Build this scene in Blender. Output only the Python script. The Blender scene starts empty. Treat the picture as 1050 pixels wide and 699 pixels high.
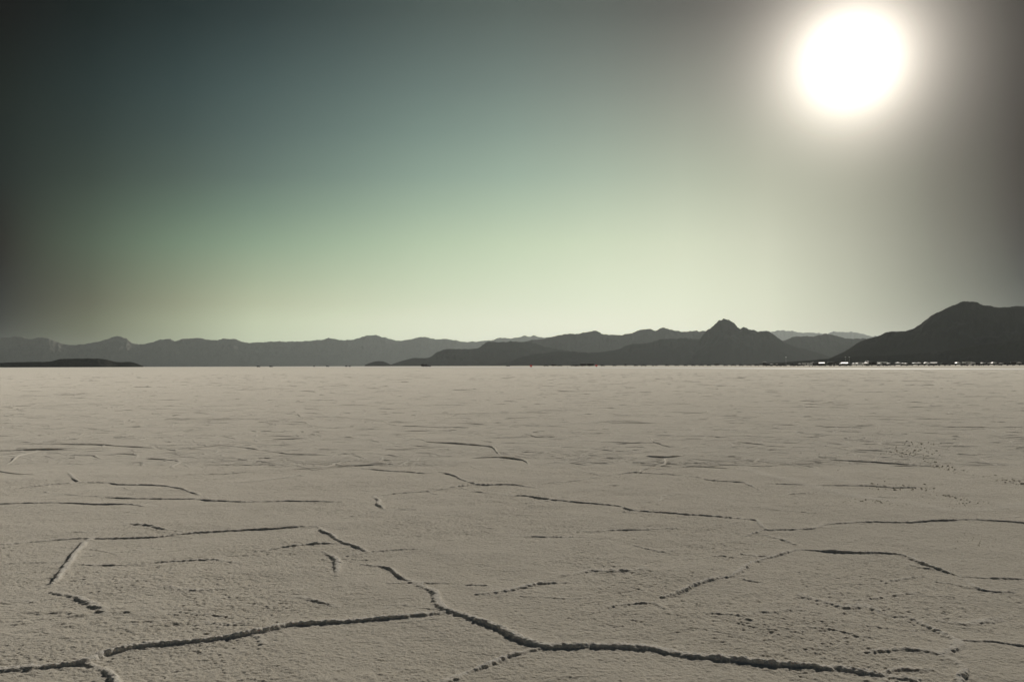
# Backlit salt flat with pressure ridges, hazy mountain ranges and a far row of parked vehicles.
import bpy, bmesh, math, random
import numpy as np
from mathutils import Vector, Matrix

random.seed(7)
RNG = np.random.RandomState(11)
S = bpy.context.scene
COL = S.collection
rad = math.radians

# ------------------------------------------------------------------ camera
FPX = 817.0                      # focal length in pixels of a 1050 px wide picture (28 mm)
CAM_H = 1.0
PITCH = math.atan(25.3 / FPX)
ROLL = math.atan(0.00304)
F_ = Vector((0, math.cos(PITCH), math.sin(PITCH)))
R0 = Vector((1, 0, 0)); U0 = R0.cross(F_)
R_ = R0 * math.cos(ROLL) - U0 * math.sin(ROLL)
U_ = U0 * math.cos(ROLL) + R0 * math.sin(ROLL)

def ray(x, y):
    d = F_ + R_ * ((x - 525.0) / FPX) + U_ * ((349.5 - y) / FPX)
    return d.normalized()

def ground(x, y, z=0.0):
    d = ray(x, y)
    t = (z - CAM_H) / d.z
    return Vector((d.x * t, d.y * t, z))

def azel(x, y):
    d = ray(x, y)
    return math.atan2(d.x, d.y), math.asin(d.z)

cam_d = bpy.data.cameras.new('camera'); cam = bpy.data.objects.new('camera', cam_d); COL.objects.link(cam)
cam_d.sensor_width = 36; cam_d.sensor_fit = 'HORIZONTAL'; cam_d.lens = 36 * FPX / 1050
cam_d.clip_start = 0.05; cam_d.clip_end = 200000
M = Matrix((R_, U_, -F_)).transposed().to_4x4(); M.translation = (0, 0, CAM_H)
cam.matrix_world = M
S.camera = cam

# ------------------------------------------------------------------ view
EXPO = -0.6
S.view_settings.view_transform = 'Standard'; S.view_settings.look = 'None'
S.view_settings.exposure = EXPO; S.view_settings.gamma = 1
S.view_settings.use_curve_mapping = False
EG = 2 ** (-EXPO)                # scene radiance that shows as display value 1

def lin(c):
    return [(v / 255 / 12.92) if v <= 10.3 else ((v / 255 + 0.055) / 1.055) ** 2.4 for v in c]

# ------------------------------------------------------------------ nodes
def mat(name):
    m = bpy.data.materials.new(name); m.use_nodes = True
    nt = m.node_tree; b = nt.nodes['Principled BSDF']
    return m, nt, b

def N(nt, t, **kw):
    n = nt.nodes.new(t)
    for k, v in kw.items():
        setattr(n, k, v)
    return n

def mth(nt, op, a, b=None, c=None, clamp=False):
    n = nt.nodes.new('ShaderNodeMath'); n.operation = op; n.use_clamp = clamp
    for i, v in enumerate((a, b, c)):
        if v is None: continue
        if isinstance(v, (int, float)): n.inputs[i].default_value = v
        else: nt.links.new(v, n.inputs[i])
    return n.outputs[0]

def mixc(nt, fac, a, b, mode='MIX'):
    n = nt.nodes.new('ShaderNodeMix'); n.data_type = 'RGBA'; n.blend_type = mode; n.clamp_factor = True
    for s, v in ((n.inputs[0], fac), (n.inputs[6], a), (n.inputs[7], b)):
        if isinstance(v, (int, float)): s.default_value = v
        elif isinstance(v, (tuple, list)): s.default_value = (*v, 1) if len(v) == 3 else v
        else: nt.links.new(v, s)
    return n.outputs[2]

# ------------------------------------------------------------------ sky
SUN_PX = (873, 62)
sd = ray(*SUN_PX)
SUN_EL = math.asin(sd.z); SUN_AZ = math.atan2(sd.x, sd.y)

# sky brightness by direction, read at five azimuths and six elevations of the picture
TX = [0, 131, 262, 525, 788, 1050]
TY = [10, 90, 180, 250, 310, 335]
TAB = [
 [(30,33,31),(40,46,43),(49,55,51),(60,62,55),(74,74,65),(84,84,73)],
 [(41,49,48),(55,66,64),(76,88,80),(102,116,99),(127,132,112),(140,145,124)],
 [(56,67,66),(78,93,90),(104,121,112),(142,161,138),(180,188,160),(195,203,175)],
 [(94,104,99),(121,135,127),(158,176,159),(196,210,182),(219,226,201),(226,230,208)],
 [(98,95,90),(136,135,124),(174,177,158),(203,206,184),(218,221,198),(220,222,200)],
 [(62,60,56),(70,68,64),(82,80,74),(94,92,84),(110,108,97),(114,112,100)],
]
TAB = np.array(TAB, float)
CORR = np.array([[[-0.01298, -0.01521, -0.0137], [-0.01738, -0.01848, -0.01744], [-0.02532, -0.02718, -0.02409], [-0.04004, -0.0454, -0.0382], [-0.06848, -0.06848, -0.05286], [-0.08866, -0.08866, -0.06663]], [[-0.01729, -0.01755, -0.0166], [-0.01924, -0.01831, -0.01576], [-0.02583, -0.02652, -0.02421], [-0.0261, -0.02057, -0.02312], [-0.05041, -0.05808, -0.0562], [-0.05216, -0.05443, -0.06523]], [[-0.01751, -0.01819, -0.01572], [-0.01818, -0.01676, -0.01391], [-0.02033, -0.01826, -0.01612], [-0.01278, -0.0013, -0.01061], [0.01637, 0.01621, -0.00618], [0.05777, 0.06872, 0.02819]], [[-0.02031, -0.02007, -0.01876], [-0.02193, -0.01907, -0.01587], [-0.01701, -0.00773, -0.0097], [0.00671, 0.01385, -0.00174], [0.02046, 0.02548, 0.00528], [0.07742, 0.06313, 0.03735]], [[-0.02876, -0.02985, -0.02713], [-0.02257, -0.02574, -0.02268], [-0.01652, -0.01739, -0.02062], [0.00044, -0.00237, -0.00983], [-0.01133, -0.01377, -0.02552], [-0.00496, -0.01641, -0.02923]], [[-0.04069, -0.04171, -0.03724], [-0.05094, -0.05345, -0.04769], [-0.06979, -0.07383, -0.06425], [-0.10554, -0.10702, -0.08866], [-0.15593, -0.14996, -0.11954], [-0.15593, -0.14996, -0.11954]]])

def catmull(xs, ys, x):
    xs = list(xs)
    if x <= xs[0]: return ys[0]
    if x >= xs[-1]: return ys[-1]
    i = max(k for k in range(len(xs) - 1) if xs[k] <= x)
    t = (x - xs[i]) / (xs[i+1] - xs[i])
    def slope(k):
        if k == 0: return (ys[1] - ys[0]) / (xs[1] - xs[0])
        if k == len(xs) - 1: return (ys[-1] - ys[-2]) / (xs[-1] - xs[-2])
        return (ys[k+1] - ys[k-1]) / (xs[k+1] - xs[k-1])
    h = xs[i+1] - xs[i]
    return ((2*t**3 - 3*t*t + 1) * ys[i] + (t**3 - 2*t*t + t) * h * slope(i)
            + (-2*t**3 + 3*t*t) * ys[i+1] + (t**3 - t*t) * h * slope(i+1))

def build_world():
    w = bpy.data.worlds.new('World'); S.world = w; w.use_nodes = True
    nt = w.node_tree; nt.nodes.clear()
    out = N(nt, 'ShaderNodeOutputWorld'); bg = N(nt, 'ShaderNodeBackground')
    bg.inputs[1].default_value = 0.1
    nt.links.new(bg.outputs[0], out.inputs[0])
    tc = N(nt, 'ShaderNodeTexCoord'); nrm = N(nt, 'ShaderNodeVectorMath', operation='NORMALIZE')
    nt.links.new(tc.outputs['Generated'], nrm.inputs[0])
    sep = N(nt, 'ShaderNodeSeparateXYZ'); nt.links.new(nrm.outputs[0], sep.inputs[0])
    az = mth(nt, 'ARCTAN2', sep.outputs[0], sep.outputs[1])
    el = mth(nt, 'ARCSINE', sep.outputs[2])
    ELMAX = rad(40)
    elf = mth(nt, 'DIVIDE', el, ELMAX, clamp=True)
    xs = [0, 90, 180, 262, 350, 437, 525, 612, 700, 788, 875, 962, 1050]
    ys = [345, 330, 310, 285, 250, 215, 180, 135, 90, 50, 10]
    prev = None; prev_az = None
    for x in xs:
        r = N(nt, 'ShaderNodeValToRGB'); cr = r.color_ramp; cr.interpolation = 'LINEAR'
        stops = []
        for y in ys:
            colr = np.array([catmull(TY, TAB[i], y) for i in range(6)])
            c = catmull(TX, colr, x); dc = catmull(TX, np.array([catmull(TY, CORR[i], y) for i in range(6)]), x)
            a, e = azel(x, y)
            stops.append((e / ELMAX, [max(0.0005, v + d) for v, d in zip(lin(c), dc)]))
        stops.append((1.0, [v * 0.45 for v in stops[-1][1]]))
        while len(cr.elements) < len(stops): cr.elements.new(0.5)
        for el_, (p, c) in zip(cr.elements, stops):
            el_.position = p
        for el_, (p, c) in zip(cr.elements, stops):
            el_.color = (*c, 1)
        nt.links.new(elf, r.inputs[0])
        a0 = azel(x, 375)[0]
        if prev is None: prev = r.outputs[0]
        else:
            f = N(nt, 'ShaderNodeMapRange'); f.clamp = True
            f.inputs[1].default_value = prev_az; f.inputs[2].default_value = a0
            nt.links.new(az, f.inputs[0])
            prev = mixc(nt, f.outputs[0], prev, r.outputs[0])
        prev_az = a0
    front = mixc(nt, 1.0, prev, (10 * EG,) * 3, 'MULTIPLY')
    # the clear half of the sky, behind the photographer
    sky = N(nt, 'ShaderNodeTexSky'); sky.sky_type = 'NISHITA'; sky.sun_disc = False
    sky.sun_elevation = SUN_EL; sky.sun_rotation = SUN_AZ
    sky.altitude = 1280; sky.air_density = 1.0; sky.dust_density = 1.2; sky.ozone_density = 1.0
    back = mixc(nt, 1.0, sky.outputs[0], BACK_TINT, 'MULTIPLY')
    aab = mth(nt, 'ABSOLUTE', az)
    fb = N(nt, 'ShaderNodeMapRange', interpolation_type='SMOOTHSTEP'); fb.inputs[1].default_value = rad(36); fb.inputs[2].default_value = rad(85)
    nt.links.new(aab, fb.inputs[0])
    base = mixc(nt, mth(nt, 'MULTIPLY_ADD', fb.outputs[0], 0.92, 0.04), front, back)
    # aureole round the sun
    dot = N(nt, 'ShaderNodeVectorMath', operation='DOT_PRODUCT'); nt.links.new(nrm.outputs[0], dot.inputs[0])
    dot.inputs[1].default_value = sd
    ang = mth(nt, 'ARCCOSINE', mth(nt, 'MINIMUM', dot.outputs['Value'], 1.0))
    g1 = mth(nt, 'MULTIPLY', mth(nt, 'POWER', math.e, mth(nt, 'DIVIDE', ang, -rad(AUR[1]))), AUR[0])
    g2 = mth(nt, 'MULTIPLY', mth(nt, 'POWER', math.e, mth(nt, 'DIVIDE', ang, -rad(AUR[3]))), AUR[2])
    c1 = N(nt, 'ShaderNodeCombineColor')
    g = mth(nt, 'ADD', g1, g2)
    for i, k in enumerate((1.0, 0.91, 0.78)):
        nt.links.new(mth(nt, 'MULTIPLY', g, k * 10 * EG), c1.inputs[i])
    tot = mixc(nt, 1.0, base, c1.outputs[0], 'ADD')
    nt.links.new(tot, bg.inputs[0])
    return w

BACK_TINT = (0.19, 0.182, 0.165)
AUR = (4.9, 1.95, 0.05, 5.0)
build_world()

sun_d = bpy.data.lights.new('sun', 'SUN'); sun = bpy.data.objects.new('sun', sun_d); COL.objects.link(sun)
sun_d.energy = 5.0; sun_d.angle = rad(0.53); sun_d.color = (1.0, 0.93, 0.82)
sun.rotation_euler = sd.to_track_quat('Z', 'Y').to_euler()
sun.location = (0, 0, 50)

# ------------------------------------------------------------------ noise
def vnoise(x, y, seed=0):
    xi = np.floor(x).astype(np.int64); yi = np.floor(y).astype(np.int64)
    fx = x - xi; fy = y - yi
    fx = fx * fx * fx * (fx * (fx * 6 - 15) + 10); fy = fy * fy * fy * (fy * (fy * 6 - 15) + 10)
    def h(a, b):
        n = (a * 374761393 + b * 668265263 + seed * 1442695041) & 0xFFFFFFFF
        n = ((n ^ (n >> 13)) * 1274126177) & 0xFFFFFFFF
        n = ((n ^ (n >> 16)) * 2246822519) & 0xFFFFFFFF
        return ((n ^ (n >> 15)) & 0xFFFF) / 32767.5 - 1.0
    a = h(xi, yi); b = h(xi + 1, yi); c = h(xi, yi + 1); d = h(xi + 1, yi + 1)
    return (a * (1 - fx) + b * fx) * (1 - fy) + (c * (1 - fx) + d * fx) * fy

def fbm(x, y, octs, seed=0, gain=0.5, lac=2.03):
    r = 0; amp = 1.0; tot = 0
    for k in range(octs):
        r = r + amp * vnoise(x, y, seed + k * 17); tot += amp
        x = x * lac + 13.7; y = y * lac - 7.1; amp *= gain
    return r / tot

def link_np(name, co, quads, material, smooth=True):
    me = bpy.data.meshes.new(name)
    co = np.asarray(co, np.float32); quads = np.asarray(quads, np.int32)
    me.vertices.add(len(co)); me.vertices.foreach_set('co', co.ravel())
    me.loops.add(quads.size); me.loops.foreach_set('vertex_index', quads.ravel())
    me.polygons.add(len(quads))
    me.polygons.foreach_set('loop_start', np.arange(0, quads.size, 4, dtype=np.int32))
    me.polygons.foreach_set('use_smooth', np.full(len(quads), smooth))
    me.update(calc_edges=True)
    me.materials.append(material)
    o = bpy.data.objects.new(name, me); COL.objects.link(o)
    return o

def tag(o, label=None, cat=None, group=None, kind=None):
    if label: o['label'] = label
    if cat: o['category'] = cat
    if group: o['group'] = group
    if kind: o['kind'] = kind
    return o

# ------------------------------------------------------------------ salt ridges (traced in the picture, laid on the ground plane)
# (height m, half width m, points in picture pixels)
NEAR = [
 (.026,.020,[(-60,690),(0,685),(45,682),(87,678),(104,672),(125,667),(150,663),(167,660),(200,658),(240,654),(270,648),(300,640),(350,638),(400,634),(450,629),(460,626)]),
 (.015,.014,[(88,680),(104,688),(114,699),(122,715)]),
 (.017,.013,[(323,539),(335,545),(345,552),(360,558),(377,565)]),
 (.012,.011,[(377,565),(407,563),(430,562)]),
 (.008,.010,[(357,569),(377,565)]),
 (.009,.012,[(263,565),(283,562),(320,557),(350,557),(360,559)]),
 (.013,.014,[(373,577),(400,583),(417,593),(433,598)]),
 (.028,.022,[(433,598),(448,607),(450,617),(460,626),(483,635),(517,646),(535,655),(550,660),(563,663),(617,662),(667,665),(700,672),(750,677),(817,683),(867,687),(907,693),(940,697)]),
 (.008,.011,[(397,598),(430,597),(463,597)]),
 (.006,.011,[(478,600),(500,601)]),
 (.012,.016,[(488,609),(510,607),(527,605),(550,600),(570,598),(598,598)]),
 (.008,.022,[(583,590),(610,586),(633,587),(660,583)]),
 (.014,.016,[(455,700),(473,693),(500,682),(523,672),(545,666),(560,663)]),
 (.013,.014,[(630,622),(637,620),(670,618),(680,624)]),
 (.016,.016,[(680,613),(700,607),(720,598),(735,594),(750,592),(763,583),(777,573),(797,568),(817,562)]),
 (.014,.014,[(817,562),(850,564),(883,566),(905,566),(927,568),(953,580),(987,590)]),
 (.010,.012,[(987,590),(1010,592),(1037,593),(1060,594)]),
 (.010,.012,[(750,592),(766,596),(780,598)]),
 (.008,.012,[(987,592),(995,599),(1007,604),(1040,607)]),
 (.015,.013,[(743,530),(760,531),(773,534),(783,542),(810,542),(833,541),(847,537),(887,535),(930,536),(977,534),(1000,533),(1050,537),(1080,540)]),
 (.012,.012,[(783,547),(800,551),(817,557)]),
 (.008,.012,[(753,550),(770,547),(783,542)]),
 (.007,.012,[(762,567),(780,569),(797,568)]),
 (.020,.022,[(930,632),(940,637),(963,647),(983,657)]),
 (.014,.014,[(983,657),(1000,657),(1017,656),(1050,660)]),
 (.020,.020,[(983,657),(980,665),(967,672)]),
 (.012,.018,[(897,670),(927,665),(950,667),(967,672)]),
 (.020,.020,[(967,672),(983,680),(990,688),(983,699),(990,712)]),
 (.014,.018,[(907,693),(917,687),(933,685),(955,686)]),
 (.016,.018,[(905,693),(913,702),(925,714)]),
 (.008,.030,[(820,612),(847,618),(867,623),(887,620),(913,630),(930,632)]),
 (.007,.030,[(960,634),(985,638),(1020,632)]),
 (.020,.020,[(92,552),(82,563),(70,580),(60,593),(50,602)]),
 (.012,.014,[(50,602),(40,604)]),
 (.011,.011,[(0,558),(63,553),(92,552),(160,550),(200,545),(253,542),(323,539)]),
 (.009,.020,[(53,608),(80,613),(100,622),(110,630)]),
 (.010,.013,[(147,578),(157,576),(177,575),(220,573),(240,576)]),
 (.008,.022,[(173,603),(200,605),(233,602)]),
 (.014,.016,[(333,565),(347,575),(347,590)]),
 (.006,.010,[(77,578),(110,579),(140,578)]),
 (.006,.010,[(10,617),(45,617)]),
 (.009,.012,[(250,650),(262,656),(266,662)]),
 (.008,.020,[(300,612),(330,618),(345,622)]),
 (.007,.022,[(210,637),(232,640),(250,636)]),
 (.008,.013,[(647,558),(665,562),(677,564)]),
 (.006,.012,[(525,549),(560,551),(600,550)]),
 (.006,.012,[(575,545),(620,543),(665,543),(690,541)]),
 # faint pale wheel arcs of crushed salt
 (.0030,.055,[(760,474),(764,479),(783,487),(812,492),(843,500),(880,509),(930,514)]),
 (.0030,.05,[(930,514),(970,523),(1015,522),(1060,515)]),
 (.0028,.05,[(838,476),(834,482),(850,490),(890,497)]),
 # middle distance, still in the fine mesh
 (.014,.012,[(0,502),(33,499),(80,495),(110,495),(120,497),(167,498),(193,503),(203,507)]),
 (.014,.012,[(70,484),(75,490),(82,495)]),
 (.008,.010,[(55,507),(133,511),(200,511),(220,508)]),
 (.010,.011,[(-30,518),(0,517),(60,516),(100,518),(133,517),(145,519)]),
 (.012,.011,[(197,510),(213,513),(253,514),(300,513),(350,514)]),
 (.009,.011,[(177,487),(233,485),(263,483)]),
 (.007,.011,[(240,495),(283,490),(312,487)]),
 (.009,.011,[(300,485),(312,487)]),
 (.015,.012,[(353,478),(387,481),(433,485),(453,484),(470,490),(490,497),(527,497),(550,501)]),
 (.011,.011,[(385,508),(410,505),(438,503),(460,500),(490,497)]),
 (.017,.017,[(385,508),(387,515),(392,522)]),
 (.015,.012,[(392,522),(410,522),(428,522)]),
 (.007,.011,[(438,503),(448,506)]),
 (.009,.011,[(350,531),(370,528),(390,525)]),
 (.014,.011,[(517,508),(543,509),(563,512),(597,516),(630,519),(652,524),(700,527),(733,529),(773,533)]),
 (.008,.011,[(517,508),(527,503)]),
 (.007,.010,[(543,497),(583,493),(627,486)]),
 (.012,.011,[(627,486),(650,484),(670,485),(700,487),(733,493),(763,495),(777,501)]),
 (.009,.011,[(777,495),(833,497),(887,498),(917,500),(950,499)]),
 (.009,.012,[(657,515),(675,514),(683,508),(700,505)]),
 (.007,.012,[(800,508),(810,506),(835,505)]),
 (.007,.012,[(640,525),(655,524)]),
]
MID = [
 (.026,.02,[(-30,463),(0,462),(40,461),(77,461)]),
 (.012,.02,[(43,462),(20,467),(7,477)]),
 (.016,.02,[(0,455),(97,456),(153,459),(200,459),(233,456),(277,451),(350,448)]),
 (.013,.02,[(230,456),(293,465),(350,467)]),
 (.017,.02,[(-20,481),(0,483),(20,486),(47,487)]),
 (.014,.02,[(147,470),(180,472),(198,476)]),
 (.022,.02,[(473,470),(513,469),(537,472),(542,478)]),
 (.022,.02,[(430,449),(438,453),(467,455),(503,458),(513,467)]),
 (.014,.02,[(390,461),(417,460),(450,459)]),
 (.014,.02,[(350,448),(363,448)]),
 (.014,.02,[(390,433),(433,433),(477,434),(510,436)]),
 (.012,.02,[(537,443),(550,448),(583,445),(633,444)]),
 (.014,.02,[(620,453),(660,454),(700,445)]),
 (.018,.02,[(665,448),(670,453),(693,459)]),
 (.020,.02,[(660,468),(680,469),(700,467)]),
 (.018,.02,[(680,469),(683,475),(660,482),(653,485)]),
 (.014,.02,[(755,453),(775,455),(785,456)]),
 (.014,.02,[(230,447),(243,450)]),
 (.010,.02,[(305,424),(312,430)]),
 (.010,.02,[(880,455),(930,456),(980,455)]),
 (.012,.02,[(960,438),(1000,438),(1050,439)]),
 (.010,.02,[(820,414),(880,416)]),
 (.014,.02,[(263,433),(300,431)]),
 (.010,.02,[(170,430),(260,430)]),
]

def densify(pts, step, jit, seed):
    """world polyline through pts, wandering a little, points every step metres"""
    P = [np.array((p.x, p.y)) for p in pts]
    out = []
    for i in range(len(P) - 1):
        p0 = P[i-1] if i else P[i]; p3 = P[i+2] if i + 2 < len(P) else P[i+1]
        n = max(2, int(np.linalg.norm(P[i+1] - P[i]) / step))
        for k in range(n):
            t = k / n
            c = 0.5 * ((2*P[i]) + (-p0 + P[i+1])*t + (2*p0 - 5*P[i] + 4*P[i+1] - p3)*t*t + (-p0 + 3*P[i] - 3*P[i+1] + p3)*t**3)
            l = P[i] * (1 - t) + P[i+1] * t
            out.append(0.5 * c + 0.5 * l)
    out.append(P[-1])
    A = np.array(out)
    s = np.arange(len(A)) * step
    nx = fbm(s / (step * 6), s * 0 + seed * 3.1, 2, seed) * jit
    ny = fbm(s / (step * 6), s * 0 + seed * 5.7 + 50, 2, seed + 5) * jit
    return A + np.stack([nx, ny], 1)

# ------------------------------------------------------------------ the salt flat
def salt_material():
    m, nt, b = mat('salt_crust')
    geo = N(nt, 'ShaderNodeNewGeometry')
    def noise(scale, detail=4, rough=0.55):
        n = N(nt, 'ShaderNodeTexNoise'); n.inputs['Scale'].default_value = scale
        n.inputs['Detail'].default_value = detail; n.inputs['Roughness'].default_value = rough
        nt.links.new(geo.outputs['Position'], n.inputs['Vector']); return n.outputs['Fac']
    big = noise(0.35, 5); med = noise(2.2, 5); fine = noise(160, 3, 0.7); grain = noise(60, 3, 0.6)
    r = N(nt, 'ShaderNodeMapRange'); r.inputs[1].default_value = 0.35; r.inputs[2].default_value = 0.68
    nt.links.new(big, r.inputs[0])
    c = mixc(nt, r.outputs[0], (0.61, 0.558, 0.455), (0.71, 0.655, 0.54))
    r2 = N(nt, 'ShaderNodeMapRange'); r2.inputs[1].default_value = 0.38; r2.inputs[2].default_value = 0.66
    nt.links.new(med, r2.inputs[0])
    c = mixc(nt, mth(nt, 'MULTIPLY', r2.outputs[0], 0.35), c, (0.74, 0.68, 0.585))
    r3 = N(nt, 'ShaderNodeMapRange'); r3.inputs[1].default_value = 0.3; r3.inputs[2].default_value = 0.7
    nt.links.new(grain, r3.inputs[0])
    c = mixc(nt, mth(nt, 'MULTIPLY', r3.outputs[0], 0.5), c, (0.47, 0.42, 0.35))
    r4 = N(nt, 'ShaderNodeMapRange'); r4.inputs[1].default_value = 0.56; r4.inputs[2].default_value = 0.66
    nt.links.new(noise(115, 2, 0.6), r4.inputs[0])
    c = mixc(nt, mth(nt, 'MULTIPLY', r4.outputs[0], 0.6), c, (0.86, 0.81, 0.73))  # white crystal specks, their backlit sparkle painted into the base colour
    ca = N(nt, 'ShaderNodeAttribute'); ca.attribute_name = 'crest'
    c = mixc(nt, mth(nt, 'MULTIPLY', ca.outputs['Fac'], 0.9), c, (0.88, 0.84, 0.77))
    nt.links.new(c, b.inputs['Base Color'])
    b.inputs['Roughness'].default_value = 1.0
    b.inputs['IOR'].default_value = 1.54; b.inputs['Specular IOR Level'].default_value = 0.0
    b.inputs['Subsurface Weight'].default_value = 0.3; b.inputs['Subsurface Radius'].default_value = (1, .9, .75); b.inputs['Subsurface Scale'].default_value = 0.012
    b.inputs['Sheen Weight'].default_value = 0.9; b.inputs['Sheen Roughness'].default_value = 0.45; b.inputs['Sheen Tint'].default_value = (1.0, 0.95, 0.86, 1)
    h = mth(nt, 'ADD', mth(nt, 'MULTIPLY', fine, 0.007), mth(nt, 'MULTIPLY', grain, 0.009))
    # long low swells of the crust, which the far field shows as streaks
    h = mth(nt, 'ADD', h, mth(nt, 'MULTIPLY', noise(1.1, 6, 0.65), 0.09))
    h = mth(nt, 'ADD', h, mth(nt, 'MULTIPLY', noise(0.16, 3, 0.6), 0.16))
    bp = N(nt, 'ShaderNodeBump'); bp.inputs['Strength'].default_value = 0.8; bp.inputs['Distance'].default_value = 1.0
    nt.links.new(h, bp.inputs['Height']); nt.links.new(bp.outputs[0], b.inputs['Normal'])
    return m
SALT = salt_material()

def salt_flat():
    fa = np.radians(np.arange(-37, 37.0001, 0.068)); ba = np.radians(np.linspace(37, 323, 110)[1:-1])
    A = np.concatenate([fa, ba]); na = len(A)
    r0 = np.linspace(0.25, 1.75, 16)
    R = [r0]
    n1 = int(math.log(10.0 / 1.8) / 0.0014); R.append(1.8 * np.exp(np.linspace(0, math.log(10.0 / 1.8), n1)))
    R.append(10.0 * np.exp(np.linspace(0, math.log(20500 / 10.0), 230))[1:])
    R = np.concatenate(R); nr = len(R)
    X = R[:, None] * np.sin(A)[None]; Y = R[:, None] * np.cos(A)[None]
    D = R[:, None] + 0 * X
    near = np.clip((9.8 - D) / 2.2, 0, 1); near = near * near * (3 - 2 * near)
    rough = np.clip(fbm(X / 0.55, Y / 0.55, 3, 3) * 1.6 + 0.35, 0, 1)
    Z = near * (fbm(X / 0.9, Y / 0.9, 3, 1) * 0.012
                + fbm(X / 0.09, Y / 0.09, 3, 9) * 0.0032 * rough
                + fbm(X / 0.013, Y / 0.013, 2, 21, 0.7) * (0.0020 + 0.0014 * rough))
    lump = np.abs(fbm(X / 0.03, Y / 0.03, 2, 33)); crumb = fbm(X / 0.02, Y / 0.02, 2, 41, 0.8)
    crumb2 = fbm(X / 0.14, Y / 0.14, 2, 47)
    dR = np.log(R)
    B = np.zeros_like(Z); naf = len(fa); PL = np.zeros_like(Z)
    fine_seams = []
    for k in range(110):
        x = random.uniform(-40, 1090); y = 470 + 175 * random.random() ** 1.6; n = random.randint(3, 5)
        st_ = random.uniform(6, 20) * (y - 375) / 140; sl = random.uniform(-.16, .16)
        fine_seams.append((random.choice((-.012, -.010, -.008, -.006, -.002)), random.choice((.006, .010, .016)), [(x + i_ * st_, y + i_ * st_ * sl + random.uniform(-1.5, 1.5)) for i_ in range(n)]))
    for idx, (H, Wd, px) in enumerate(NEAR + fine_seams):
        if Wd < .04: H = .0056 + .23 * H; Wd = .0055 + .55 * Wd
        pts = [ground(x, y) for x, y in px]
        line = densify(pts, 0.03, 0.022, idx + 1)
        L = len(line); s = np.arange(L) * 0.03
        ends = np.clip(np.minimum(s, s[-1] - s) / 0.15, 0.5, 1)
        hh = H * ends * (0.85 + 0.45 * fbm(s / 0.22, s * 0 + idx, 2, idx))
        ww = Wd * (1.0 + 0.35 * fbm(s / 0.15, s * 0 + idx + 30, 2, idx + 3))
        for k in range(L - 1):
            p = line[k]; q = line[k+1]; pad = Wd * 3.4
            rr = np.hypot([p[0], q[0]], [p[1], q[1]]); aa = np.arctan2([p[0], q[0]], [p[1], q[1]])
            i0 = np.searchsorted(R, rr.min() - pad); i1 = np.searchsorted(R, rr.max() + pad)
            da = pad / rr.min()
            j0 = np.searchsorted(fa, aa.min() - da); j1 = np.searchsorted(fa, aa.max() + da)
            if i1 <= i0 or j1 <= j0: continue
            xs = X[i0:i1, j0:j1]; ys = Y[i0:i1, j0:j1]
            dv = q - p; l2 = float(dv @ dv) + 1e-12
            t = np.clip(((xs - p[0]) * dv[0] + (ys - p[1]) * dv[1]) / l2, 0, 1)
            d = np.hypot(xs - p[0] - t * dv[0], ys - p[1] - t * dv[1])
            w = ww[k] * (1 + 0.38 * crumb[i0:i1, j0:j1])
            v = hh[k] * (0.88 * np.exp(-(d / w) ** 4) + 0.12 * np.exp(-(d / (w * 2.6)) ** 2))
            sub = B[i0:i1, j0:j1]; np.maximum(sub, v, out=sub)
    Z = Z + near * B * (1.0 + 0.35 * lump + 0.22 * crumb)
    CREST = np.clip(near * B / 0.008, 0, 1)
    # blistered, broken crust round some of the seams
    for (x, y, rx, ry, amp) in ((880,618,1.0,.35,.010),(320,610,.6,.3,.008),(100,625,.8,.4,.010),(620,588,.7,.3,.010),(640,640,.5,.2,.007),
                                (850,690,.8,.2,.006),(420,690,.7,.15,.007),(230,640,.7,.12,.007),(500,540,1.2,.5,.006),(30,640,.6,.3,.006),(990,640,.6,.3,.008)):
        c = ground(x, y)
        d = np.sqrt(((X - c.x) / rx) ** 2 + ((Y - c.y) / ry) ** 2)
        Z = Z + np.clip(1 - d, 0, 1) * amp * np.maximum(0, fbm(X / 0.06, Y / 0.045, 3, 77) + 0.08) * 0.6
    co = np.stack([X, Y, Z], -1).reshape(-1, 3)
    i = np.arange(nr - 1)[:, None]; j = np.arange(na)[None]; j2 = (j + 1) % na
    q = np.stack([i * na + j, (i + 1) * na + j, (i + 1) * na + j2, i * na + j2], -1).reshape(-1, 4)
    q = q[:, ::-1]
    # centre cap
    co = [co, np.array([[0, 0, 0.0]])]; nv = nr * na
    jj = np.arange(na)[::-1]
    cap = np.array([[nv, (k + 2) % na, (k + 1) % na, k] for k in range(0, na - 1, 2)])
    q = [q, cap[:, [0, 1, 2, 3]]]
    nv += 1

    # farther seams: swept strips of the same crust
    prof_o = np.array([-2.2, -1.2, -.55, -.2, .2, .55, 1.2, 2.2]); prof_h = np.array([-.25, .08, .55, 1., 1., .55, .08, -.25])
    def strip(line, H, Wd, seed, step):
        nonlocal nv
        L = len(line)
        if L < 3: return
        tg = np.gradient(line, axis=0); tg /= np.linalg.norm(tg, axis=1)[:, None] + 1e-9
        nm = np.stack([-tg[:, 1], tg[:, 0]], 1)
        s = np.arange(L) * step
        e = np.clip(np.minimum(s, s[-1] - s) / (0.12 * s[-1] + 1e-6), 0.0, 1)
        h = H * e * np.clip(0.95 + 0.7 * fbm(s / 0.35, s * 0 + seed, 3, seed), 0.2, 2) - 0.004
        P = line[:, None] + nm[:, None] * (prof_o[None, :, None] * Wd * (1 + 0.3 * RNG.uniform(-1, 1, (L, 8, 1))))
        z = h[:, None] * prof_h[None] * (1 + 0.25 * RNG.uniform(-1, 1, (L, 8)))
        z[:, 0] = -0.012; z[:, -1] = -0.012
        co.append(np.concatenate([P.reshape(-1, 2), z.reshape(-1, 1)], 1))
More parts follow.
